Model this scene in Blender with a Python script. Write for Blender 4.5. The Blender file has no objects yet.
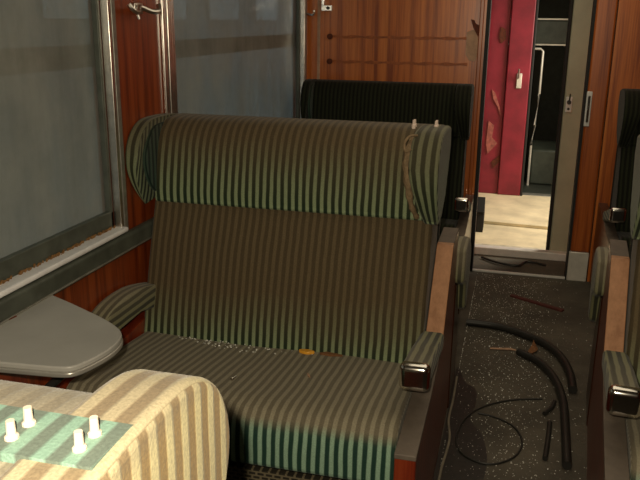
import bpy, bmesh, math, random
from mathutils import Vector, Matrix
random.seed(7)
S = bpy.context.scene
COL = S.collection
PI = math.pi

# ------------------------------------------------------------------ camera
F = 757.0; PITCH = .2827; YAW = .252; ROLL = .01116; ZC = 1.56
cp, sp = math.cos(PITCH), math.sin(PITCH)
fw = Vector((-math.sin(YAW)*cp, math.cos(YAW)*cp, -sp))
rt = Vector((math.cos(YAW), math.sin(YAW), 0)); up = rt.cross(fw)
rt2 = rt*math.cos(ROLL)+up*math.sin(ROLL); up2 = -rt*math.sin(ROLL)+up*math.cos(ROLL)
cam = bpy.data.cameras.new('camera'); cam.sensor_width = 36; cam.lens = F*36/640; cam.clip_start = .02
co = bpy.data.objects.new('camera', cam); COL.objects.link(co)
m = Matrix.Identity(4)
for i in range(3):
    m[i][0] = rt2[i]; m[i][1] = up2[i]; m[i][2] = -fw[i]
m[0][3], m[1][3], m[2][3] = 0, 0, ZC
co.matrix_world = m
S.camera = co

# ------------------------------------------------------------------ light
S.view_settings.view_transform = 'Standard'; S.view_settings.look = 'None'
S.view_settings.gamma = 1; S.view_settings.use_curve_mapping = False
S.view_settings.exposure = 0.16
w = bpy.data.worlds.new('world'); S.world = w; w.use_nodes = True
w.node_tree.nodes['Background'].inputs[0].default_value = (.75, .85, 1, 1)
w.node_tree.nodes['Background'].inputs[1].default_value = .9

def lamp(name, kind, loc, energy, col, **k):
    l = bpy.data.lights.new(name, kind); l.energy = energy; l.color = col
    o = bpy.data.objects.new(name, l); COL.objects.link(o); o.location = loc
    d = k.pop('aim', None)
    for a, b in k.items(): setattr(l, a, b)
    if d is not None: o.rotation_euler = (Vector(d)-Vector(loc)).to_track_quat('-Z', 'Y').to_euler()
    return o
# the camera's own flash, above and left of the lens
fl = co.matrix_world @ Vector((-.045, .05, 0))
lamp('camera_flash', 'SPOT', fl, 78, (1, .86, .62), shadow_soft_size=.012, spot_size=1.5, spot_blend=.6, aim=fl+fw*2)
# soft fill added under the ceiling; daylight from the open side door of the vestibule
lamp('ceiling_fill', 'AREA', (.1, 3.4, 2.2), 9, (1, .86, .62), shape='RECTANGLE', size=1.2, size_y=3.0, aim=(.1, 3.41, 0))
lamp('vestibule_daylight', 'AREA', (1.4, 6.2, 1.5), 60, (1, .92, .74), shape='RECTANGLE', size=.9, size_y=1.2, aim=(.0, 6.1, 0))

# ------------------------------------------------------------------ materials
def mat(name):
    m = bpy.data.materials.new(name); m.use_nodes = True
    nt = m.node_tree; return m, nt, nt.nodes['Principled BSDF']
def N(nt, t, **k):
    n = nt.nodes.new(t)
    for a, b in k.items():
        if a in ('op',): n.operation = b
        else: setattr(n, a, b)
    return n
def L(nt, a, b): nt.links.new(a, b)
def ramp(nt, src, stops, interp='LINEAR'):
    r = N(nt, 'ShaderNodeValToRGB'); r.color_ramp.interpolation = interp
    e = r.color_ramp.elements
    while len(e) < len(stops): e.new(.5)
    for i, (p, c) in enumerate(stops):
        e[i].position = p; e[i].color = (c, c, c, 1) if isinstance(c, (int, float)) else (*c, 1)
    L(nt, src, r.inputs[0]); return r.outputs[0]
def mix(nt, f, a, b, mode='MIX'):
    n = N(nt, 'ShaderNodeMix', data_type='RGBA', blend_type=mode)
    for i, v in ((0, f), (6, a), (7, b)):
        if isinstance(v, (int, float)): n.inputs[i].default_value = v
        elif isinstance(v, tuple): n.inputs[i].default_value = (*v, 1)
        else: L(nt, v, n.inputs[i])
    return n.outputs[2]
def coords(nt, which='Object', scale=(1, 1, 1)):
    t = N(nt, 'ShaderNodeTexCoord'); mp = N(nt, 'ShaderNodeMapping'); mp.inputs['Scale'].default_value = scale
    L(nt, t.outputs[which], mp.inputs[0]); return mp.outputs[0]
def noise(nt, vec, sc, det=4, rough=.6):
    n = N(nt, 'ShaderNodeTexNoise'); n.inputs['Scale'].default_value = sc
    n.inputs['Detail'].default_value = det; n.inputs['Roughness'].default_value = rough
    if vec is not None: L(nt, vec, n.inputs['Vector'])
    return n.outputs['Fac']
def math_(nt, op, a, b=0, c=None):
    n = N(nt, 'ShaderNodeMath', op=op)
    for i, v in enumerate((a, b, c)):
        if v is None: continue
        if isinstance(v, (int, float)): n.inputs[i].default_value = v
        else: L(nt, v, n.inputs[i])
    return n.outputs[0]
def bump(nt, b, h, s=.3, d=.01):
    n = N(nt, 'ShaderNodeBump'); n.inputs['Strength'].default_value = s; n.inputs['Distance'].default_value = d
    L(nt, h, n.inputs['Height']); L(nt, n.outputs[0], b.inputs['Normal'])

def stripe(name, light, dark, dlight, ddark, zmap, period=.0266, vary=.25, duty=.52, tilt=0):
    """striped moquette: clean pair of colours and a pair dulled by dust; zmap = [(z, soil)] in seat height"""
    m, nt, b = mat(name)
    uv = N(nt, 'ShaderNodeUVMap'); sx = N(nt, 'ShaderNodeSeparateXYZ'); L(nt, uv.outputs[0], sx.inputs[0])
    oc = coords(nt)
    wob = math_(nt, 'MULTIPLY', noise(nt, oc, 9, 1), .006)
    u = math_(nt, 'ADD', sx.outputs[0], wob)
    t = math_(nt, 'PINGPONG', u, period/2)
    t = math_(nt, 'DIVIDE', t, period/2)
    s = ramp(nt, t, [(duty-.12, 0), (duty+.12, 1)])
    fuzz = noise(nt, oc, 260, 2)
    so = N(nt, 'ShaderNodeSeparateXYZ'); L(nt, oc, so.inputs[0])
    zz = math_(nt, 'ADD', math_(nt, 'ADD', so.outputs[2], math_(nt, 'MULTIPLY', so.outputs[1], tilt)), math_(nt, 'MULTIPLY', math_(nt, 'SUBTRACT', noise(nt, oc, 2.6, 3), .5), vary))
    soil = ramp(nt, math_(nt, 'DIVIDE', zz, 1.5), [(z/1.5, v) for z, v in zmap])
    clean = mix(nt, s, dark, light); dirty = mix(nt, s, ddark, dlight)
    c = mix(nt, soil, clean, dirty)
    c = mix(nt, .35, c, ramp(nt, fuzz, [(.3, .25), (.7, 1)]), 'MULTIPLY')
    L(nt, c, b.inputs['Base Color'])
    b.inputs['Roughness'].default_value = .85; b.inputs['Specular IOR Level'].default_value = .15
    b.inputs['Sheen Weight'].default_value = .12; b.inputs['Sheen Roughness'].default_value = .4
    bump(nt, b, math_(nt, 'ADD', math_(nt, 'MULTIPLY', s, .5), math_(nt, 'MULTIPLY', fuzz, .5)), .4, .004)
    return m

G_L, G_D = (.32, .40, .23), (.022, .04, .022)
T_L, T_D = (.34, .52, .38), (.022, .06, .045)
BR_L, BR_D = (.165, .122, .068), (.098, .072, .040)
DU_L, DU_D = (.36, .32, .225), (.20, .172, .118)
M = {}
M['back'] = stripe('moquette_backrest', G_L, G_D, BR_L, BR_D, [(.43, .0), (.53, .7), (.62, 1), (.95, 1)], vary=.12)
M['head'] = stripe('moquette_headrest', G_L, G_D, BR_L, BR_D, [(.91, .0), (.99, .3), (1.08, .75), (1.15, 1)], vary=.12)
M['wing'] = stripe('moquette_wing', G_L, G_D, (.17, .15, .09), (.07, .06, .035), [(.95, .15), (1.05, .4), (1.12, .8), (1.2, .9)], vary=.1, period=.03)
M['cush'] = stripe('moquette_cushion', T_L, T_D, DU_L, DU_D, [(.35, .0), (.368, .05), (.398, 1), (.6, 1)], vary=.02, tilt=.12)
M['arm'] = stripe('moquette_armrest', (.26, .26, .13), (.035, .04, .025), DU_L, DU_D, [(.55, .1), (.6, .5), (.64, .9)], period=.028, vary=.05)
M['dark'] = stripe('moquette_dark_green', (.028, .034, .018), (.012, .013, .008), (.02, .02, .011), (.01, .01, .006), [(.3, .1), (1.1, .3), (1.2, .9)])  # far seats' moquette, much darker than on the main seat
M['pale'] = stripe('moquette_flash_paled', (.84, .75, .44), (.42, .29, .13), (.50, .43, .30), (.29, .23, .155), [(1.0, 0), (1.17, 0), (1.215, 1)], period=.036, vary=.03)  # near-seat stripes paled to cream to carry flash overexposure; dust over the top
M['pale2'] = stripe('moquette_dusty_pale', (.40, .36, .28), (.32, .28, .21), (.40, .36, .28), (.33, .29, .22), [(0, 0), (1, 1)], period=.036)
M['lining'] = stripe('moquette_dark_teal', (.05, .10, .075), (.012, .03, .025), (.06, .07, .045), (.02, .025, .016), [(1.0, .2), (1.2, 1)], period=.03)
M['paletop'] = stripe('moquette_turquoise', (.28, .46, .38), (.17, .22, .19), (.2, .4, .36), (.1, .17, .16), [(0, 0), (1, 0)], period=.034)

def wood(name, c1, c2, c3, rough=.3, axis='Z', sc=1.0, coat=.3):
    m, nt, b = mat(name)
    s = {'Z': (26*sc, 26*sc, .9), 'Y': (26*sc, .9, 26*sc)}[axis]
    n = noise(nt, coords(nt, scale=s), 1, 5, .6)
    n2 = noise(nt, coords(nt, scale=tuple(q*5 for q in s)), 1, 2, .5)
    f = math_(nt, 'ADD', math_(nt, 'MULTIPLY', n, .75), math_(nt, 'MULTIPLY', n2, .25))
    c = ramp(nt, f, [(.36, c1), (.5, c2), (.66, c3)])
    L(nt, c, b.inputs['Base Color']); b.inputs['Roughness'].default_value = rough
    b.inputs['Coat Weight'].default_value = coat; b.inputs['Coat Roughness'].default_value = .25
    return m
M['wood_side'] = wood('reddish_laminate_side', (.10, .016, .004), (.25, .044, .009), (.36, .08, .018))
M['wood_far'] = wood('orange_brown_laminate', (.27, .055, .009), (.52, .135, .022), (.68, .21, .04))
M['wood_col'] = wood('red_brown_laminate', (.22, .04, .006), (.42, .10, .016), (.55, .15, .03))
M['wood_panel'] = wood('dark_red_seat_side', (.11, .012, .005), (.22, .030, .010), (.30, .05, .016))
M['wood_dark'] = wood('dark_brown_seat_side', (.03, .008, .004), (.06, .016, .007), (.08, .02, .01))  # darker brown than the main seat sides, for far seats and rear panels
M['wood_edge'] = wood('pinkish_brown_edge', (.36, .17, .085), (.46, .23, .12), (.55, .28, .15), rough=.5, coat=0)

def plain(name, col, rough=.5, metal=0, var=.25, sc=14, det=4, bmp=0, spec=.5, coat=0):
    m, nt, b = mat(name)
    n = noise(nt, coords(nt), sc, det)
    lo = tuple(max(0, c*(1-var)) for c in col); hi = tuple(min(1, c*(1+var)) for c in col)
    L(nt, ramp(nt, n, [(.3, lo), (.7, hi)]), b.inputs['Base Color'])
    b.inputs['Roughness'].default_value = rough; b.inputs['Metallic'].default_value = metal
    b.inputs['Specular IOR Level'].default_value = spec; b.inputs['Coat Weight'].default_value = coat
    if bmp: bump(nt, b, n, bmp, .005)
    return m
M['dust_cap'] = plain('dusty_grey_capping', (.15, .12, .095), .6)
M['alu'] = plain('aluminium', (.72, .68, .62), .28, 1, .15, 30)
M['rail'] = plain('highlight_white_rail', (.95, .93, .96), .3, .0, .1, 20)  # reflected highlight along the bottom rail put into the near-white colour
M['alu_dull'] = plain('dull_aluminium', (.36, .35, .31), .45, .7, .25, 25)
M['chrome'] = plain('chrome', (.8, .77, .72), .16, 1, .08, 8)
M['darkmetal'] = plain('dark_metal', (.05, .05, .045), .5, .4)
M['ledge'] = plain('grey_green_ledge', (.095, .105, .085), .5, .2)
M['rubber'] = plain('black_rubber', (.012, .012, .011), .7)
M['hose'] = plain('black_hose', (.022, .021, .018), .45)
M['tabletop'] = plain('grey_table_laminate', (.46, .45, .42), .4, 0, .08, 6)
M['tableedge'] = plain('table_edge', (.5, .48, .44), .3, .5, .1)
M['grey_door'] = plain('grey_green_paint', (.42, .42, .30), .45, 0, .12, 5)
M['red'] = plain('crimson_paint', (.23, .014, .030), .5, 0, .3, 5)
M['cream'] = plain('cream_flooring', (.72, .62, .42), .6, 0, .22, 4)
M['silver'] = plain('silver_paint', (.72, .70, .66), .4, .1, .1, 20)
M['thr'] = plain('worn_pale_threshold', (.66, .60, .46), .5, 0, .3, 12)
M['steel'] = plain('brushed_steel', (.70, .66, .58), .4, .2, .12)
M['wire'] = plain('white_peg', (.85, .68, .58), .5, 0, .1)
M['foam'] = plain('exposed_foam', (.24, .165, .09), .9, 0, .3, 60, bmp=.6)
M['leaf'] = plain('dry_leaf', (.20, .085, .03), .8, 0, .3, 60)
M['rust'] = plain('rust_flakes', (.22, .11, .035), .8, 0, .5, 60)
M['amber'] = plain('amber_plastic', (.9, .40, .04), .2, 0, .2, 60)
M['crumb'] = plain('glass_crumb', (.8, .78, .70), .2, 0, .3, 200)
M['wirebrown'] = plain('dull_brown_wire', (.22, .19, .14), .6)
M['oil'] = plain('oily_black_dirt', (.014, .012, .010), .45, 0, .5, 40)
M['lath'] = plain('dark_red_lath', (.10, .025, .02), .6)
M['ceil'] = plain('ceiling_panel', (.42, .38, .3), .7)
M['backdark'] = plain('dark_panel', (.035, .04, .03), .6)  # one dark tone for the vestibule side wall and the next car
M['pgreen'] = plain('dark_green_panel', (.05, .06, .045), .5)
M['hall'] = None
M['dustred'] = plain('faded_crimson', (.34, .10, .08), .8, 0, .4, 30)
M['wornwood'] = plain('bare_scuffed_veneer', (.50, .30, .19), .7, 0, .2, 30)
M['scar'] = plain('torn_dark_veneer', (.10, .02, .006), .8, 0, .5, 40)
M['dent'] = plain('dent_stain', (.36, .088, .014), .5, 0, .3, 40)

def floor_mat():
    m, nt, b = mat('dirty_floor')
    oc = coords(nt)
    n = noise(nt, oc, 3, 5); n2 = noise(nt, oc, 60, 3)
    c = ramp(nt, n, [(.3, (.05, .042, .031)), (.55, (.10, .086, .064)), (.75, (.15, .13, .096))])
    c = mix(nt, ramp(nt, n2, [(.62, 0), (.72, .6)]), c, (.2, .19, .16))
    L(nt, c, b.inputs['Base Color']); b.inputs['Roughness'].default_value = .75
    bump(nt, b, n2, .5, .006); return m
M['floor'] = floor_mat()

def glass_mat():
    m, nt, b = mat('dusty_window_glass')
    oc = coords(nt)
    st = noise(nt, coords(nt, scale=(8, 8, 1.2)), 1, 5)
    n = noise(nt, oc, 5, 5)
    f = math_(nt, 'ADD', math_(nt, 'MULTIPLY', st, .5), math_(nt, 'MULTIPLY', n, .5))
    c = ramp(nt, f, [(.35, (.26, .27, .245)), (.65, (.40, .41, .375))])
    L(nt, c, b.inputs['Base Color']); b.inputs['Roughness'].default_value = .35
    tr = N(nt, 'ShaderNodeBsdfTransparent'); tr.inputs[0].default_value = (.9, .95, .92, 1)
    mx = N(nt, 'ShaderNodeMixShader'); out = nt.nodes['Material Output']
    L(nt, ramp(nt, f, [(.3, .5), (.7, .72)]), mx.inputs[0])
    L(nt, tr.outputs[0], mx.inputs[1]); L(nt, b.outputs[0], mx.inputs[2]); L(nt, mx.outputs[0], out.inputs[0])
    return m
M['glass'] = glass_mat()

def base_mat():   # pierced beige kick board
    m, nt, b = mat('pierced_board')
    t = coords(nt, scale=(62, 62, 90))
    br = N(nt, 'ShaderNodeTexBrick'); br.inputs['Scale'].default_value = 1
    sw = N(nt, 'ShaderNodeSeparateXYZ'); L(nt, t, sw.inputs[0]); cb = N(nt, 'ShaderNodeCombineXYZ')
    L(nt, sw.outputs[0], cb.inputs[0]); L(nt, sw.outputs[2], cb.inputs[1]); L(nt, cb.outputs[0], br.inputs['Vector'])
    br.inputs['Color1'].default_value = (.02, .016, .01, 1); br.inputs['Color2'].default_value = (.03, .024, .014, 1)
    br.inputs['Mortar'].default_value = (.17, .14, .085, 1); br.inputs['Mortar Size'].default_value = .22
    br.inputs['Brick Width'].default_value = 1.6; br.inputs['Row Height'].default_value = 1.1
    L(nt, br.outputs[0], b.inputs['Base Color']); b.inputs['Roughness'].default_value = .7; return m
M['kick'] = base_mat()

# ------------------------------------------------------------------ mesh helpers
class MB:
    def __init__(s): s.v = []; s.f = []; s.uv = []
    def face(s, idx, uvs=None):
        s.f.append(list(idx)); s.uv.append(uvs if uvs else [(s.v[i][0], s.v[i][1]) for i in idx])
    def box(s, x0, x1, y0, y1, z0, z1):
        n = len(s.v)
        s.v += [(x, y, z) for x in (x0, x1) for y in (y0, y1) for z in (z0, z1)]
        for q in ((0, 1, 3, 2), (4, 6, 7, 5), (0, 4, 5, 1), (2, 3, 7, 6), (0, 2, 6, 4), (1, 5, 7, 3)):
            s.face([n+i for i in q])
        return s
    def prism(s, prof, x0, x1, nx=1, off=None):
        """closed (y,z) outline swept along x; u = x on the sweep, u = y on the ends"""
        n = len(s.v); k = len(prof)
        for i in range(nx+1):
            t = i/nx; x = x0+(x1-x0)*t
            for y, z in prof:
                dx, dy, dz = off(x, y, z, t) if off else (0, 0, 0)
                s.v.append((x+dx, y+dy, z+dz))
        for i in range(nx):
            for j in range(k):
                a = n+i*k+j; b = n+i*k+(j+1) % k; c = b+k; d = a+k
                xa = x0+(x1-x0)*i/nx; xb = x0+(x1-x0)*(i+1)/nx
                s.face([a, b, c, d], [(xa, 0), (xa, 1), (xb, 1), (xb, 0)])
        l = [n+j for j in range(k)]; r = [n+nx*k+j for j in range(k)][::-1]
        for e in (l, r): s.face(e, [(s.v[i][1], s.v[i][2]) for i in e])
        return s
    def plate(s, prof, z0, z1):
        """closed (x,y) outline between two heights"""
        n = len(s.v); k = len(prof)
        for z in (z0, z1): s.v += [(x, y, z) for x, y in prof]
        for j in range(k): s.face([n+j, n+(j+1) % k, n+k+(j+1) % k, n+k+j])
        s.face([n+j for j in range(k)][::-1]); s.face([n+k+j for j in range(k)])
        return s
    def plateY(s, prof, y0, y1):
        """closed (x,z) outline between two y"""
        n = len(s.v); k = len(prof)
        for y in (y0, y1): s.v += [(x, y, z) for x, z in prof]
        for j in range(k): s.face([n+j, n+(j+1) % k, n+k+(j+1) % k, n+k+j])
        s.face([n+j for j in range(k)][::-1]); s.face([n+k+j for j in range(k)])
        return s
    def tube(s, pts, r, seg=10, rend=None):
        pts = [Vector(p) for p in pts]; n = len(s.v)
        for i, p in enumerate(pts):
            t = (pts[min(i+1, len(pts)-1)]-pts[max(i-1, 0)]).normalized()
            a = t.cross(Vector((0, 0, 1)))
            if a.length < .05: a = t.cross(Vector((1, 0, 0)))
            a.normalize(); b = t.cross(a)
            rr = r if not isinstance(r, (list, tuple)) else r[i]
            for j in range(seg):
                q = 2*PI*j/seg; s.v.append(tuple(p+a*rr*math.cos(q)+b*rr*math.sin(q)))
        for i in range(len(pts)-1):
            for j in range(seg):
                s.face([n+i*seg+j, n+i*seg+(j+1) % seg, n+(i+1)*seg+(j+1) % seg, n+(i+1)*seg+j])
        s.face([n+j for j in range(seg)][::-1]); s.face([n+(len(pts)-1)*seg+j for j in range(seg)])
        return s
    def build(s, name, m, parent=None, bevel=0, seg=3, smooth=True, angle=35):
        me = bpy.data.meshes.new(name); me.from_pydata(s.v, [], s.f)
        ul = me.uv_layers.new(name='UVMap'); i = 0
        for u in s.uv:
            for q in u: ul.data[i].uv = q; i += 1
        bm = bmesh.new(); bm.from_mesh(me); bmesh.ops.recalc_face_normals(bm, faces=bm.faces); bm.to_mesh(me); bm.free()
        if smooth:
            for p in me.polygons: p.use_smooth = True
            me.set_sharp_from_angle(angle=math.radians(angle))
        me.materials.append(m)
        o = bpy.data.objects.new(name, me); COL.objects.link(o)
        if parent: o.parent = parent
        if bevel:
            b = o.modifiers.new('bevel', 'BEVEL'); b.width = bevel; b.segments = seg; b.limit_method = 'ANGLE'
            b.angle_limit = math.radians(40); b.use_clamp_overlap = True; b.loop_slide = True
        return o
def curve(pts, n=8, closed=False):
    """Catmull-Rom through points of any dimension"""
    out = []; k = len(pts); rng = k if closed else k-1
    for i in range(rng):
        g = lambda j: pts[j % k] if closed else pts[max(0, min(k-1, j))]
        p0, p1, p2, p3 = g(i-1), g(i), g(i+1), g(i+2)
        for s in range(n):
            t = s/n
            out.append(tuple(.5*(2*b+(c-a)*t+(2*a-5*b+4*c-d)*t*t+(3*b-a-3*c+d)*t**3) for a, b, c, d in zip(p0, p1, p2, p3)))
    if not closed: out.append(tuple(pts[-1]))
    return out
def tag(o, label=None, cat=None, group=None, kind=None):
    for a, b in (('label', label), ('category', cat), ('group', group), ('kind', kind)):
        if b: o[a] = b
    return o
def thing(name, label, cat, loc=(0, 0, 0), rz=0, group=None):
    o = bpy.data.objects.new(name, None); COL.objects.link(o); o.location = loc; o.rotation_euler = (0, 0, rz)
    o.empty_display_size = .1
    return tag(o, label, cat, group)
def struct(o): o['kind'] = 'structure'; return o
def copy_tree(o, parent=None):
    c = o.copy(); COL.objects.link(c)
    if parent: c.parent = parent
    for ch in [x for x in bpy.data.objects if x.parent == o]: copy_tree(ch, c)
    return c

# ------------------------------------------------------------------ the car body
WX, RX, YF = -1.33, 1.62, 4.78
ST = struct
ST(MB().box(WX-.12, RX+.12, -1.3, 5.18, -.06, 0).build('floor', M['floor']))
ST(MB().box(WX-.12, RX+.12, -1.3, 9.6, 2.3, 2.36).build('ceiling', M['ceil']))
ST(MB().box(RX, RX+.08, -1.3, 9.6, 0, 2.3).build('wall_right', M['wood_side']))
ST(MB().box(WX-.12, RX+.12, -1.36, -1.3, 0, 2.3).build('wall_back', M['wood_side']))
# left wall with two window openings
SILL = .835; TOP = 1.98
W1 = (.72, 2.335); W2 = (2.80, 4.70)
wl = MB().box(WX-.07, WX, -1.3, 4.78, 0, SILL).box(WX-.07, WX, -1.3, 4.78, TOP, 2.3)
wl.box(WX-.07, WX, -1.3, W1[0], SILL, TOP).box(WX-.07, WX, W1[1], W2[0], SILL, TOP).box(WX-.07, WX, W2[1], 4.78, SILL, TOP)
ST(wl.build('wall_left', M['wood_side']))
ST(MB().box(WX-.12, WX-.0, 4.88, 9.6, 0, 2.3).build('wall_left', M['backdark']))

def window(name, y0, y1):
    root = ST(bpy.data.objects.new(name, None)); COL.objects.link(root); root.location = (WX, (y0+y1)/2, SILL)
    def P(mb, nm, mt, **k):
        o = mb.build(nm, mt, root, **k); o.matrix_parent_inverse = Matrix.Translation(-Vector(root.location)); return o
    fr = MB()
    for a, b in ((y0, y0+.016), (y1-.016, y1)): fr.box(WX-.02, WX+.012, a, b, SILL, TOP)
    fr.box(WX-.02, WX+.012, y0, y1, TOP-.02, TOP)
    P(fr, 'window_frame', M['alu'], bevel=.004)
    P(MB().box(WX-.03, WX+.03, y0, y1, SILL-.002, SILL+.016), 'bottom_rail', M['rail'], bevel=.007, seg=4)
    g2 = MB().box(WX-.04, WX-.018, y0+.016, y1-.016, SILL+.012, SILL+.075)
    for a, b in ((y0+.016, y0+.034), (y1-.034, y1-.016)): g2.box(WX-.04, WX-.018, a, b, SILL, TOP-.02)
    P(g2, 'sash', M['ledge'], bevel=.004)
    P(MB().box(WX-.05, WX-.045, y0+.01, y1-.01, SILL+.01, TOP-.01), 'pane', M['glass'])
    P(MB().box(WX-.078, WX-.056, y0, y1, 1.40, 1.475), 'hopper_bar', M['rubber'], bevel=.008)
    return root
window('window_1', *W1); window('window_2', *W2)
# aluminium cover strips beside window 2
for i, (a, b, z) in enumerate(((2.715, 2.742, .014), (2.748, 2.77, .018), (2.776, 2.798, .014))):
    ST(MB().box(WX, WX+z, a, b, .83, 2.3).build('trim_%d' % (i+1), M['alu'], bevel=.004))
ST(MB().box(WX, WX+.01, 2.345, 2.37, .83, 2.3).build('trim_4', M['alu_dull'], bevel=.003))
ST(MB().box(WX, WX+.012, 4.705, 4.72, .83, 2.3).build('trim_5', M['alu_dull'], bevel=.003))
# ledge below the windows
ST(MB().box(WX, WX+.035, -1.3, YF, .765, .828).build('trim_6', M['ledge'], bevel=.012, seg=4))
ST(MB().box(WX+.03, WX+.041, -1.3, YF, .768, .775).build('trim_7', M['alu_dull'], bevel=.003))

# far partition with the doorway
DX0, DX1 = -.205, .372
ST(MB().box(WX-.07, DX0-.022, YF, YF+.1, 0, 2.3).build('wall_far', M['wood_far']))
ST(MB().box(DX0-.022, DX0, YF-.004, YF+.1, 0, 2.3).build('trim_8', M['rubber'], bevel=.004))
ST(MB().box(DX1, DX1+.014, YF+.0, YF+.1, 0, 2.3).build('trim_9', M['rubber']))
ST(MB().box(DX1+.014, .498, YF-.012, YF+.1, .19, 2.3).build('trim_10', M['wood_col'], bevel=.01))
ST(MB().box(DX1+.008, .498, YF-.016, YF+.1, 0, .19).build('trim_11', M['steel'], bevel=.006))
ST(MB().box(.505, RX+.08, YF, YF+.1, 0, 2.3).build('wall_far', M['wood_far']))
ST(MB().box(-1.262, -1.243, YF-.008, YF, 1.0, 2.3).build('trim_12', M['wornwood'], bevel=.003))
ST(MB().box(-.265, -.24, YF-.012, YF, 0, 2.3).build('trim_13', M['wood_col'], bevel=.005))
ST(MB().box(DX0, DX1, YF-.0, YF+.02, 0, .014).build('trim_14', M['silver'], bevel=.003))
# vestibule
ST(MB().box(DX0-.4, .9, 5.18, 5.42, -.06, .012).build('floor', M['thr'], bevel=.006))
ST(MB().box(WX, RX, 5.42, 7.16, -.06, .004).build('floor', M['cream']))
ST(MB().box(WX, RX, 7.16, 9.6, -.06, .0).build('floor', M['backdark']))
ST(MB().box(WX-.12, RX+.12, 9.55, 9.6, 0, 2.3).build('wall_end', M['backdark']))
ST(MB().box(WX, -.13, 7.12, 7.2, 0, 2.3).box(.75, RX, 7.12, 7.2, 0, 2.3).build('wall_gangway', M['red']))
ST(MB().box(-.1, .75, 7.10, 7.20, 0, .03).build('trim_15', M['alu_dull'], bevel=.006))

ST(MB().box(DX0-.4, .9, 5.165, 5.235, -.0, .055).build('trim_16', M['silver'], bevel=.006))
# grey sliding door standing half open behind the partition
d = ST(thing('door_1', None, None, (.6, 5.25, 0)))
def at(o, parent):
    o.matrix_parent_inverse = Matrix.Translation(-Vector(parent.location)); return o
at(MB().box(.285, .95, 5.245, 5.285, .03, 2.2).build('door_panel', M['grey_door'], d, bevel=.008), d)
at(MB().box(.262, .285, 5.24, 5.27, .03, 2.2).build('rubber_edge', M['rubber'], d, bevel=.008), d)
lk = at(MB().box(.296, .336, 5.226, 5.236, 1.0, 1.10).build('lock_plate', M['alu'], d, bevel=.004), d)
lk.data.materials[0] = M['silver']
k1 = MB().tube([(.316, 5.226, 1.065), (.316, 5.205, 1.065)], .014, 14).tube([(.316, 5.226, 1.022), (.316, 5.218, 1.022)], .008, 12)
k1.tube([(.316, 5.205, 1.065), (.318, 5.20, 1.12)], .005, 8)
k1 = k1.build('lock_turn', M['darkmetal'], lk)
k1.matrix_parent_inverse = Matrix.Translation(-Vector(d.location))
lk.matrix_parent_inverse = Matrix.Translation(-Vector(d.location)); k1.matrix_parent_inverse = Matrix.Identity(4)

# crimson gangway door
g = ST(thing('door_2', None, None, (0, 7.05, 0)))
at(MB().box(-.125, .078, 7.03, 7.07, .03, 2.2).build('door_panel', M['red'], g, bevel=.01), g)
at(MB().box(.078, .10, 7.03, 7.07, .03, 2.2).build('rubber_edge', M['rubber'], g, bevel=.006), g)
h = MB().box(-.035, .01, 7.015, 7.032, 1.0, 1.13); h = h.build('lock_plate', M['steel'], g, bevel=.005); at(h, g)
at(MB().tube([(-.02, 7.02, 1.09), (-.02, 6.985, 1.09), (-.02, 6.975, 1.17)], .009, 10).build('door_handle', M['alu'], g), g)
# peeling paint and torn lining on the crimson lining left of it
ln = MB().box(-.62, -.128, 7.06, 7.115, .03, 2.25).build('torn_lining_panel', M['red'], None, bevel=.006)
tag(ln, 'crimson lining panel with peeling torn edge left of the crimson gangway door', 'panel')
for pts in ([(-.2, 1.52), (-.16, 1.5), (-.15, 1.42), (-.19, 1.38), (-.215, 1.44)], [(-.24, .98), (-.21, .95), (-.16, .82), (-.15, .75), (-.18, .83), (-.225, .9)],
            [(-.25, .70), (-.2, .66), (-.21, .55), (-.16, .5), (-.24, .4), (-.26, .5)], [(-.2, .33), (-.1, .42), (-.09, .38), (-.18, .27)]):
    MB().plateY(pts, 7.048, 7.058).build('tear', M['scar'] if len(pts) != 6 else M['dustred'], ln)
# dim fittings of the next car
e = thing('luggage_rack_panel', 'dark green overhead panel with bright rims seen through the open gangway', 'panel', (.15, 8, 1.3))
at(MB().box(-.2, .6, 7.98, 8.02, 1.36, 1.58).build('face', M['pgreen'], e, bevel=.01), e)
at(MB().tube([(-.15, 8, 1.5), (-.15, 8, 2.3)], .01)  .build('hanger', M['darkmetal'], e), e)
at(MB().box(-.2, .6, 7.97, 7.98, 1.345, 1.36).box(-.2, .6, 7.97, 7.98, 1.585, 1.6).build('rim', M['steel'], e), e)
tag(MB().tube([(.02, 7.7, 1.32), (.16, 7.7, 1.32), (.185, 7.7, 1.30), (.185, 7.7, .9), (.17, 7.7, .6), (.15, 7.7, .4), (.15, 7.7, 0)], .012, 10).build('grab_rail', M['steel']),
    'thin grey bent grab rail in the dark beyond the crimson door', 'rail')
tag(MB().prism([(7.75, 0), (7.75, .35), (7.95, .4), (8.2, .38), (8.2, 0)], .16, .5).build('equipment_box', M['pgreen'], None, bevel=.02),
    'dark low box on the floor of the next car', 'box')
# loose flooring sheets in the vestibule
tag(MB().plate([(-.24, 6.02), (.33, 5.98), (.36, 7.08), (-.3, 7.1)], .005, .03).build('floor_sheet', M['cream'], None, bevel=.004),
    'loose cream flooring sheet lying on the vestibule floor beyond the doorway', 'flooring')
tag(MB().prism([(5.75, .03), (5.8, .14), (5.77, .16), (5.85, .26), (5.9, .2), (5.95, .1), (5.9, .0), (5.75, 0)], -.27, -.19).build('rubber_scrap', M['rubber'], None),
    'torn black rubber scrap at the left edge of the doorway floor', 'scrap')
tag(MB().tube(curve([(-.16, 5.08, .01), (-.05, 4.98, .012), (.08, 4.95, .012), (.14, 5.06, .012), (.26, 5.02, .01)], 6), .008, 8).build('cable', M['hose']),
    'short black cable lying across the doorway between the two thresholds', 'cable')

M['paleb'] = plain('pale_pane', (.38, .42, .40), .3)
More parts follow.
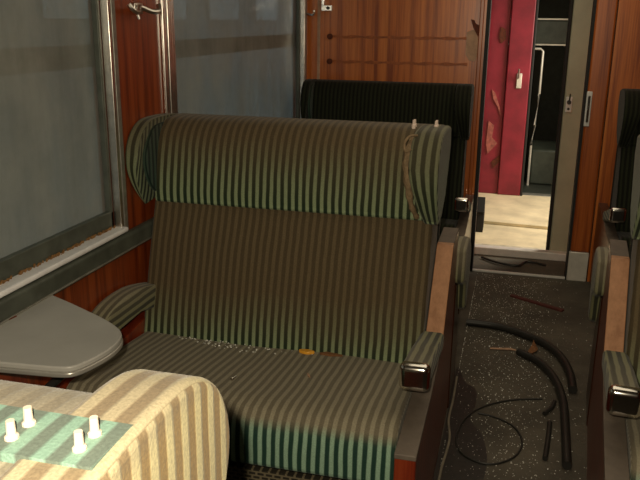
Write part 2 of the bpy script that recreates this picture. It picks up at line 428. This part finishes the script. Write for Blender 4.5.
# outside hall seen dimly through the glass
hm, hnt, hb = mat('hall_wall')
L(hnt, ramp(hnt, noise(hnt, coords(hnt, scale=(1, 1.6, .5)), 1.5, 4), [(.3, (.10, .10, .085)), (.7, (.24, .25, .22))]), hb.inputs['Base Color'])
oc = tag(MB().box(-3.4, -3.3, -3, 30, -.8, 5).build('neighbouring_carriage', hm), 'grey side of the neighbouring carriage, blurred behind the dusty windows', 'carriage')
for y in (.4, 1.9, 3.4, 4.9, 6.4, 7.9, 9.4, 10.9, 12.4):
    MB().box(-3.31, -3.28, y, y+.9, 1.55, 2.5).build('pane', M['paleb'], oc, bevel=.02)

# ------------------------------------------------------------------ seats
def seat(label, mats, loc, rz=0, tears=False, far=False, deep=False):
    """double seat facing local -y; origin under the cushion/back junction"""
    t = thing('train_seat', label, 'seat', loc, rz, None)
    hw = .57
    rnd = random.Random(3)
    # cushion
    pr = curve([(.05, .428), (-.1, .442), (-.3, .464), (-.47, .482)], 3)+curve([(-.53, .480), (-.566, .456), (-.582, .40), (-.585, .32)], 4)+[(-.5, .285), (.05, .285)]
    def lump(x, y, z, tt): return (0, 0, .004*math.sin(x*9+y*7) if z > .4 else 0)
    MB().prism(pr, -hw+.045, hw-.062, 24, lump).build('cushion', mats['cush'], t, bevel=.012)
    MB().box(-hw+.045, hw-.062, -.575, -.555, .03, .30).box(-hw+.045, hw-.062, -.555, .2, .03, .06).build('kick_board', M['kick'], t)
    # backrest
    pb = curve([(-.035, .405), (-.012, .5), (.025, .62), (.07, .76), (.125, .915)], 4)+[(.32, .93), (.30, .405)]
    MB().prism(pb, -hw+.035, hw-.064, 24, lambda x, y, z, tt: (0, -.016*math.sin(PI*min(1, max(0, (z-.4)/.5))) * math.sin(PI*tt)**.5 if y < .2 else 0, 0)).build('backrest', mats['back'], t, bevel=.02)
    # headrest roll
    ph = curve([(.105, .905), (.105, .96), (.12, 1.05), (.14, 1.12), (.175, 1.175), (.24, 1.203), (.38, 1.20), (.44, 1.15)], 4)+[(.46, .93), (.3, .9)]
    if deep: ph = curve([(.105, .905), (.075, .96), (.060, 1.05), (.068, 1.12), (.105, 1.176), (.19, 1.200), (.38, 1.195), (.44, 1.15)], 4)+[(.46, .93), (.3, .9)]
    MB().prism(ph, -hw+.045, hw-.06, 24).build('headrest', mats['head'], t, bevel=.012)
    MB().prism([(.44, .04), (.44, 1.12), (.47, 1.10), (.49, .04)], -hw+.07, hw-.07).build('back_shell', M['darkmetal'], t, bevel=.01)
    # wings
    def wing(x0, x1, inner):
        pw = curve([(.33, 1.205), (.22, 1.211), (.10, 1.205), (.025, 1.165), (-.012, 1.10), (-.005, 1.03), (.045, .955), (.115, .89)], 5)+[(.2, .9), (.30, .95), (.42, 1.12), (.40, 1.195)]
        def off(x, y, z, tt):
            a = tt if inner > 0 else 1-tt       # 1 on the inner side
            k = max(0, (1.06-z)/.16)            # narrows toward the foot
            return (-inner*(-.03*k*a if inner > 0 else -.03*k*a), 0, -.012*math.cos(PI*(tt-.5))*0)
        return MB().prism(pw, x0, x1, 4, lambda x, y, z, tt: ((.045*max(0, (1.10-z)/.20)*(1-tt) if inner < 0 else -.045*max(0, (1.10-z)/.20)*tt), 0, 0)).build('wing', mats['wing'], t, bevel=.022, seg=5)
    wl_ = wing(-hw-.0, -hw+.05, 1)
    li = curve([(.30, 1.18), (.20, 1.19), (.11, 1.18), (.06, 1.13), (.035, 1.08), (.045, 1.02), (.08, .965), (.13, .93)], 5)+[(.2, .93), (.3, .97)]
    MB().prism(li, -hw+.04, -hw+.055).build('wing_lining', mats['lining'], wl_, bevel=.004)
    wr = wing(hw-.142, hw-.042, -1)
    # pegs on the aisle end of the headrest
    for px in (() if far else (hw-.16, hw-.083)):
        for py in (.236, .262):
            MB().tube([(px, py, 1.195), (px, py, 1.214), (px, py, 1.216), (px, py, 1.230)], [.007, .007, .0048, .0042], 12).build('peg', M['wire'], t, angle=12)
    # end panels
    for x0, x1 in ((-hw, -hw+.042), (hw-.058, hw)):
        pp = [(-.63, .0), (-.63, .445), (-.3, .455), (.03, .49), (.075, .55), (.27, .775), (.5, .775), (.5, 0)]
        if far or x0 < 0: pp = [(-.63, .0), (-.63, .445), (-.3, .455), (.03, .49), (.3, .51), (.5, .51), (.5, 0)]
        if x0 > 0 and not far: MB().box(x0-.001, x1+.001, .285, .5, .775, .786).build('post_cap', M['dust_cap'], t, bevel=.003)
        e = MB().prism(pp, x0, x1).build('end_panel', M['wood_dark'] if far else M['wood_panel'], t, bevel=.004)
        if x0 < 0: continue
        MB().prism([(-.632, .44), (-.632, .456), (-.3, .466), (.03, .50), (.03, .488), (-.3, .454)], x0-.001, x1+.001).build('capping', M['dust_cap'], e, bevel=.003)
        if not far: MB().prism([(.015, .49), (.01, .50), (.06, .556), (.258, .785), (.29, .785), (.29, .773), (.268, .771), (.075, .545)], x0-.001, x1+.001).build('edge_strip', M['wood_edge'], e, bevel=.003)
    # armrests
    def arm(x0, x1, droop=False):
        if droop:
            pa = curve([(.06, .60), (-.1, .635), (-.25, .635), (-.36, .60), (-.42, .545), (-.43, .48)], 4)+[(-.36, .49), (-.3, .535), (-.1, .545), (.06, .51)]
        else:
            pa = curve([(.04, .535), (-.06, .553), (-.2, .585), (-.42, .625)], 3)+[(-.43, .555), (-.2, .515), (.0, .48), (.03, .48)]
        a = MB()
        n = len(a.v); k = len(pa); nx = 6
        a.prism(pa, x0, x1, nx)
        # stripes run along the pad: u follows the girth
        for fi, f in enumerate(a.f):
            if len(f) > 4: a.uv[fi] = [(x0+a.v[i][2]*1.0, a.v[i][1]) for i in f]
        return a.build('armrest', mats['arm'], t, bevel=.016, seg=4)
    ar = arm(hw-.076, hw+.004)
    MB().box(hw-.080, hw+.008, -.462, -.418, .552, .634).build('chrome_cap', M['chrome'], ar, bevel=.018, seg=6)
    arm(-hw+.003, -hw+.078, True)
    # padded rest on the rear of the aisle side
    if far: return t
    pq = curve([(.50, .70), (.66, .70), (.82, .66), (.93, .56), (.86, .43), (.76, .35)], 4)+[(.70, .38), (.66, .5), (.5, .56)]
    MB().prism(pq, hw-.05, hw+.035, 4).build('rear_pad', mats['arm'], t, bevel=.016)
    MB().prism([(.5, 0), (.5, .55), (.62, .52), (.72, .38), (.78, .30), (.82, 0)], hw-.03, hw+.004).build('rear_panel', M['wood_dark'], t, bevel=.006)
    if tears:
        xx = hw-.142
        MB().tube(curve([(xx+.002, .085, 1.19), (xx-.006, .035, 1.14), (xx+.0, .018, 1.06), (xx+.012, .03, .98), (xx+.028, .075, .925)], 6), [.009+.006*math.sin(PI*min(1,i/18))+.002*math.sin(i*1.7) for i in range(25)], 8).build('exposed_foam', M['foam'], wr)
        MB().tube(curve([(xx+.015, .08, 1.20), (xx-.005, .05, 1.20), (xx-.018, .035, 1.18), (xx-.012, .02, 1.155), (xx+.006, .02, 1.165)], 6), .0045, 8).build('torn_piping', M['wire'] if False else M['foam'], wr)
    return t
norm = dict(cush=M['cush'], back=M['back'], head=M['head'], wing=M['wing'], arm=M['arm'], lining=M['lining'])
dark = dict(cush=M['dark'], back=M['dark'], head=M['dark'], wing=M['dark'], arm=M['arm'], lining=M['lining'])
pale = dict(cush=M['cush'], back=M['back'], head=M['pale2'], wing=M['pale'], arm=M['arm'], lining=M['lining'])
s1 = seat('wide green striped double seat facing the camera, dusty brown back, behind the table', norm, (-.757, 2.4, 0), tears=True)
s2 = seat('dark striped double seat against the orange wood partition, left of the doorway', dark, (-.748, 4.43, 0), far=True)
s2.scale = (.915, .70, 1)
s3 = seat('pale flash-overexposed striped seat in the near left corner, showing wing and white pegs', pale, (-.80, .79, 0), rz=PI, deep=True)
s3.scale = (-.91, 1, .98)
s4 = copy_tree(s1); s4.location = (.902, 2.365, 0); s4['label'] = 'striped seat with chrome-capped armrest cut off by the right edge'
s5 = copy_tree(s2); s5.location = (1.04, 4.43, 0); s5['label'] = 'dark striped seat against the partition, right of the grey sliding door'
for s in (s1, s2, s3, s4, s5): s['group'] = 'striped double seats of the carriage'

# turquoise inset on the near headrest
MB().plate([(.33, .21), (.515, .21), (.515, .285), (.33, .285)], 1.195, 1.2115).build('turquoise_inset', M['paletop'], s3)

# mirror: aisle-side furniture of the right-hand seats sits on their left
s4.scale = (-1, 1, 1); s5.scale = (-.915, .7, 1); s4.rotation_euler = (0, 0, -.075)

# ------------------------------------------------------------------ table
tb = thing('folding_table', 'grey rounded window table between the pale seat and the striped double seat', 'table', (WX, 1.63, 0))
out = [(WX+.005, 1.40), (-1.146, 1.406)]+curve([(-1.01, 1.418), (-.972, 1.430), (-.950, 1.468), (-.935, 1.545), (-.942, 1.615), (-.970, 1.662), (-1.02, 1.702)], 5)+[(-1.07, 1.732), (-1.2, 1.80), (WX+.005, 1.86)]
at(MB().plate(out, .755, .770).build('table_top', M['tabletop'], tb, bevel=.004), tb)
cx, cy = -1.15, 1.62
at(MB().plate([(cx+(x-cx)*1.012, cy+(y-cy)*1.012) if x > WX+.02 else (x, cy+(y-cy)*1.012) for x, y in out], .742, .7555).build('table_edge', M['tableedge'], tb, bevel=.004), tb)
at(MB().prism([(1.55, .45), (1.70, .45), (1.70, .742), (1.55, .742)], WX+.003, WX+.03).build('bracket', M['wood_panel'], tb, bevel=.004), tb)
at(MB().tube([(WX+.03, 1.62, .47), (-1.02, 1.60, .742)], .012, 10).build('strut', M['darkmetal'], tb), tb)
at(MB().plate([(-1.325, 1.62), (-1.29, 1.63), (-1.285, 1.665), (-1.31, 1.675), (-1.325, 1.67)], .768, .773).build('recess_patch', M['scar'], tb), tb)  # flat dark red-brown patch painted in place of a recess in the top

# ------------------------------------------------------------------ hooks and plates
hk = thing('coat_hook', 'polished double coat hook on the wood post between the windows', 'hook', (WX, 2.56, 1.59))
a = curve([(WX+.03, 2.425, 1.605), (WX+.04, 2.44, 1.585), (WX+.035, 2.48, 1.580), (WX+.016, 2.53, 1.597), (WX+.035, 2.58, 1.583), (WX+.04, 2.625, 1.586), (WX+.03, 2.645, 1.605)], 5)
at(MB().tube(a, .009, 10).build('hooks', M['alu'], hk), hk)
at(MB().box(WX, WX+.014, 2.50, 2.56, 1.575, 1.612).build('mounting_plate', M['alu'], hk, bevel=.004), hk)
at(MB().tube([(WX+.012, 2.51, 1.58), (WX+.02, 2.51, 1.555)], .006, 8).build('pin', M['chrome'], hk), hk)
h2 = MB().tube(curve([(WX, 4.74, 1.60), (WX+.04, 4.74, 1.59), (WX+.055, 4.74, 1.60), (WX+.055, 4.74, 1.62)], 5), .008, 10).build('coat_hook', M['chrome'])
tag(h2, 'small chrome hook in the corner right of the second window', 'hook')
br = thing('wall_bracket', 'small L-shaped chrome bracket high on the orange wood partition', 'bracket', (-1.22, YF, 1.64))
at(MB().box(-1.235, -1.215, YF-.02, YF, 1.625, 1.75).build('upright', M['chrome'], br, bevel=.003), br)
at(MB().box(-1.235, -1.165, YF-.022, YF, 1.615, 1.65).build('foot', M['chrome'], br, bevel=.003), br)
at(MB().tube([(-1.19, YF-.02, 1.632), (-1.19, YF-.03, 1.632)], .01, 10).build('screw', M['darkmetal'], br), br)
dh = thing('door_pull', 'narrow chrome pull plate on the wood post right of the grey door', 'handle', (.40, YF-.012, 1.07))
at(MB().box(.383, .415, YF-.02, YF-.012, .97, 1.175).build('plate', M['silver'], dh, bevel=.006), dh)
at(MB().box(.392, .406, YF-.03, YF-.019, .995, 1.15).build('grip', M['darkmetal'], dh, bevel=.005), dh)
at(MB().tube([(.399, YF-.032, 1.0), (.397, YF-.034, 1.07), (.401, YF-.032, 1.145)], .0035, 8).build('rim', M['chrome'], dh), dh)

# marks in the partition veneer
tag(MB().plateY([(-.335, 1.50), (-.30, 1.515), (-.262, 1.50), (-.262, 1.36), (-.28, 1.33), (-.31, 1.335), (-.335, 1.37)], YF-.0025, YF).build('bare_veneer_patch', M['wornwood']),
    'pale scraped patch on the orange partition near the doorway', 'scrape')
tag(MB().plateY([(-.315, 1.575), (-.295, 1.57), (-.285, 1.55), (-.262, 1.54), (-.255, 1.50), (-.268, 1.475), (-.283, 1.50), (-.3, 1.53)], YF-.006, YF).build('torn_veneer', M['scar']),
    'dark torn hole in the veneer above the pale scrape', 'tear')
for z, x0, x1, lab in ((1.462, -1.17, -.32, 'long upper horizontal dent line on the orange partition'), (1.31, -1.17, -.32, 'long lower horizontal dent line just above the dark seat')):
    pts = [(x0+(x1-x0)*i/20, z+.004*math.sin(i*2.3)+.008) for i in range(21)]+[(x1-(x1-x0)*i/20, z-.008+.004*math.sin(i*1.7)) for i in range(21)]
    tag(MB().plateY(pts, YF-.002, YF).build('veneer_dent', M['dent']), lab, 'mark')
    dn = [o for o in COL.objects if o.name.startswith('veneer_dent')][-1]
    (MB().tube([(x0-.01, YF-.012, z), (x0-.01, YF, z)], .018, 12).build('stud', M['scar'], dn))

# debris strip along window 1
deb = MB(); r = random.Random(5)
for i in range(260):
    y = r.uniform(1.0, 2.30); x = WX+r.uniform(-.017, -.008); s = r.uniform(.003, .007)
    deb.tube([(x, y, SILL+.016), (x+r.uniform(-.004, .004), y+s*1.5, SILL+.019+s*.6)], s*.5, 5)
tag(deb.build('rust_debris', M['rust']), 'brown rust flakes and dirt along the bottom rail of the nearer window', 'debris', kind='stuff')

# ------------------------------------------------------------------ floor clutter
def hose(name, pts, r, label, cat, m=M['hose']):
    q = [(x, y, r) for x, y in pts]
    tag(MB().tube(curve(q, 8), r, 12).build(name, m), label, cat)
hose('rubber_hose', [(-.175, 3.845), (0, 3.825), (.19, 3.70), (.285, 3.55), (.325, 3.36), (.33, 3.18)], .019, 'long thick black hose curving across the aisle floor from the left seat', 'hose')
hose('rubber_hose', [(.096, 3.53), (.19, 3.44), (.255, 3.28), (.283, 3.08), (.283, 2.87), (.275, 2.56)], .018, 'shorter black hose nested inside the long one on the aisle floor', 'hose')
hose('rubber_offcut', [(.25, 3.07), (.235, 3.01), (.205, 2.95)], .009, 'tiny curved black rubber offcut between the hose and the wire ring', 'rubber strip')
hose('rubber_offcut', [(.225, 2.88), (.215, 2.75), (.20, 2.60)], .010, 'short straight black rubber offcut near the right armrest', 'rubber strip')
hose('thin_wire', [(.20, 3.09), (.067, 3.04), (-.046, 2.945), (-.11, 2.821), (-.13, 2.655), (-.09, 2.551), (.005, 2.518), (.089, 2.59), (.118, 2.706), (.086, 2.814), (.01, 2.874), (-.06, 2.89)], .004, 'thin black wire looped in a ring on the aisle floor', 'wire')
hose('pale_wire', [(-.172, 3.2), (-.17, 2.976), (-.172, 2.798), (-.155, 2.646), (-.165, 2.433), (-.165, 2.307)], .005, 'grey-brown wire lying along the foot of the left seat', 'wire', M['wirebrown'])
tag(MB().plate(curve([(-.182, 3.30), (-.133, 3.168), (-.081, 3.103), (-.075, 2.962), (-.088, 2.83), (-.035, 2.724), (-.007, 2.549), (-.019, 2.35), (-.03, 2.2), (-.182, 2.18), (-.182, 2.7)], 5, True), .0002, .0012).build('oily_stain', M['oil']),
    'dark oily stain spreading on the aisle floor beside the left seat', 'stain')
tag(MB().prism([(0, 0), (0, .01), (.03, .01), (.03, 0)], 0, .42).build('wood_lath', M['lath'], None), 'dark red lath lying across the aisle near the doorway', 'lath')
bpy.data.objects['wood_lath'].location = (.04, 4.36, 0); bpy.data.objects['wood_lath'].rotation_euler = (0, 0, -.55)
bpy.data.objects['wood_lath'].scale = (.8, 1, 1)
tag(MB().tube([(-.04, 3.56, .006), (.06, 3.575, .008), (.085, 3.57, .007)], [.004, .006, .003], 6).build('pale_stick', M['wornwood']), 'thin pale splinter lying beside the dry leaf on the floor', 'stick')
lf = MB(); lf.v = [(.13, 3.55, .012), (.16, 3.63, .03), (.17, 3.70, .045), (.21, 3.62, .012), (.20, 3.56, .02), (.15, 3.52, .006)]
lf.v = [(.16+(x-.16)*.6, 3.60+(y-3.60)*.6, z*.8) for x, y, z in lf.v]
lf.v += [(x, y, z-.003) for x, y, z in lf.v]
lf.face([0, 1, 5]); lf.face([1, 2, 3]); lf.face([1, 3, 4]); lf.face([1, 4, 5])
lf.face([6, 11, 7]); lf.face([7, 9, 8]); lf.face([7, 10, 9]); lf.face([7, 11, 10])
for q in range(6): lf.face([q, (q+1) % 6, 6+(q+1) % 6, 6+q])
tag(lf.build('dry_leaf', M['leaf']), 'curled orange-brown dry leaf on the aisle floor by the hose', 'leaf')

def crumbs(name, n, place, smin, smax, label, m=M['crumb'], seed=1):
    r = random.Random(seed); b = MB()
    for i in range(n):
        x, y, z = place(r); s = r.uniform(smin, smax); k = len(b.v); a = r.uniform(0, 6.28)
        b.v += [(x+s*math.cos(a+j*2.09), y+s*math.sin(a+j*2.09), z) for j in range(3)]+[(x+s*.3*math.cos(a), y, z+s*r.uniform(.6, 1.3))]
        for f in ((0, 2, 1), (0, 1, 3), (1, 2, 3), (2, 0, 3)): b.face([k+q for q in f])
    tag(b.build(name, m, smooth=False), label, 'debris', kind='stuff')
crumbs('glass_crumbs', 2400, lambda r: (min(.45, max(-.17, r.gauss(.03, .16))), r.uniform(2.2, 4.75), 0), .001, .0034, 'glittering broken glass crumbs scattered over the dark aisle floor')
crumbs('glass_crumbs', 170, lambda r: (r.gauss(-1.02, .12) if r.random() < .7 else r.uniform(-1.2, -.6), min(2.385, 2.33+r.gauss(0, .035)), .4375), .002, .005, 'broken glass crumbs in the crease at the back of the striped cushion', seed=4)
sc = thing('loose_screw', 'small brass-coloured screw lying on the middle of the striped cushion', 'screw', (-.80, 2.02, .4745))
MB().tube([(0, 0, 0.003), (.008, .018, .005)], .0025, 8).build('shank', M['alu'], sc)
MB().tube([(-.001, -.003, 0.004), (0.001, .001, .004)], .0055, 10).build('head', M['alu'], sc)
def onseat(x, y): return .449
tag(MB().plate([(-.592, 2.15), (-.582, 2.145), (-.574, 2.125), (-.584, 2.13)], .461, .465).build('wood_chip', M['wornwood']), 'tiny orange chip on the striped cushion right of the screw', 'chip')
tag(MB().plate(curve([(-.675, 2.345), (-.65, 2.335), (-.63, 2.34), (-.62, 2.35), (-.64, 2.36), (-.67, 2.357)], 3, True), .439, .450).build('amber_shard', M['amber'], None, bevel=.002), 'shining amber shard in the crease between cushion and backrest', 'shard')
tag(MB().plate([(-.60, 2.345), (-.56, 2.338), (-.52, 2.35), (-.58, 2.36)], .439, .449).build('brown_shard', M['leaf']), 'dull brown flake beside the amber shard in the seat crease', 'flake')
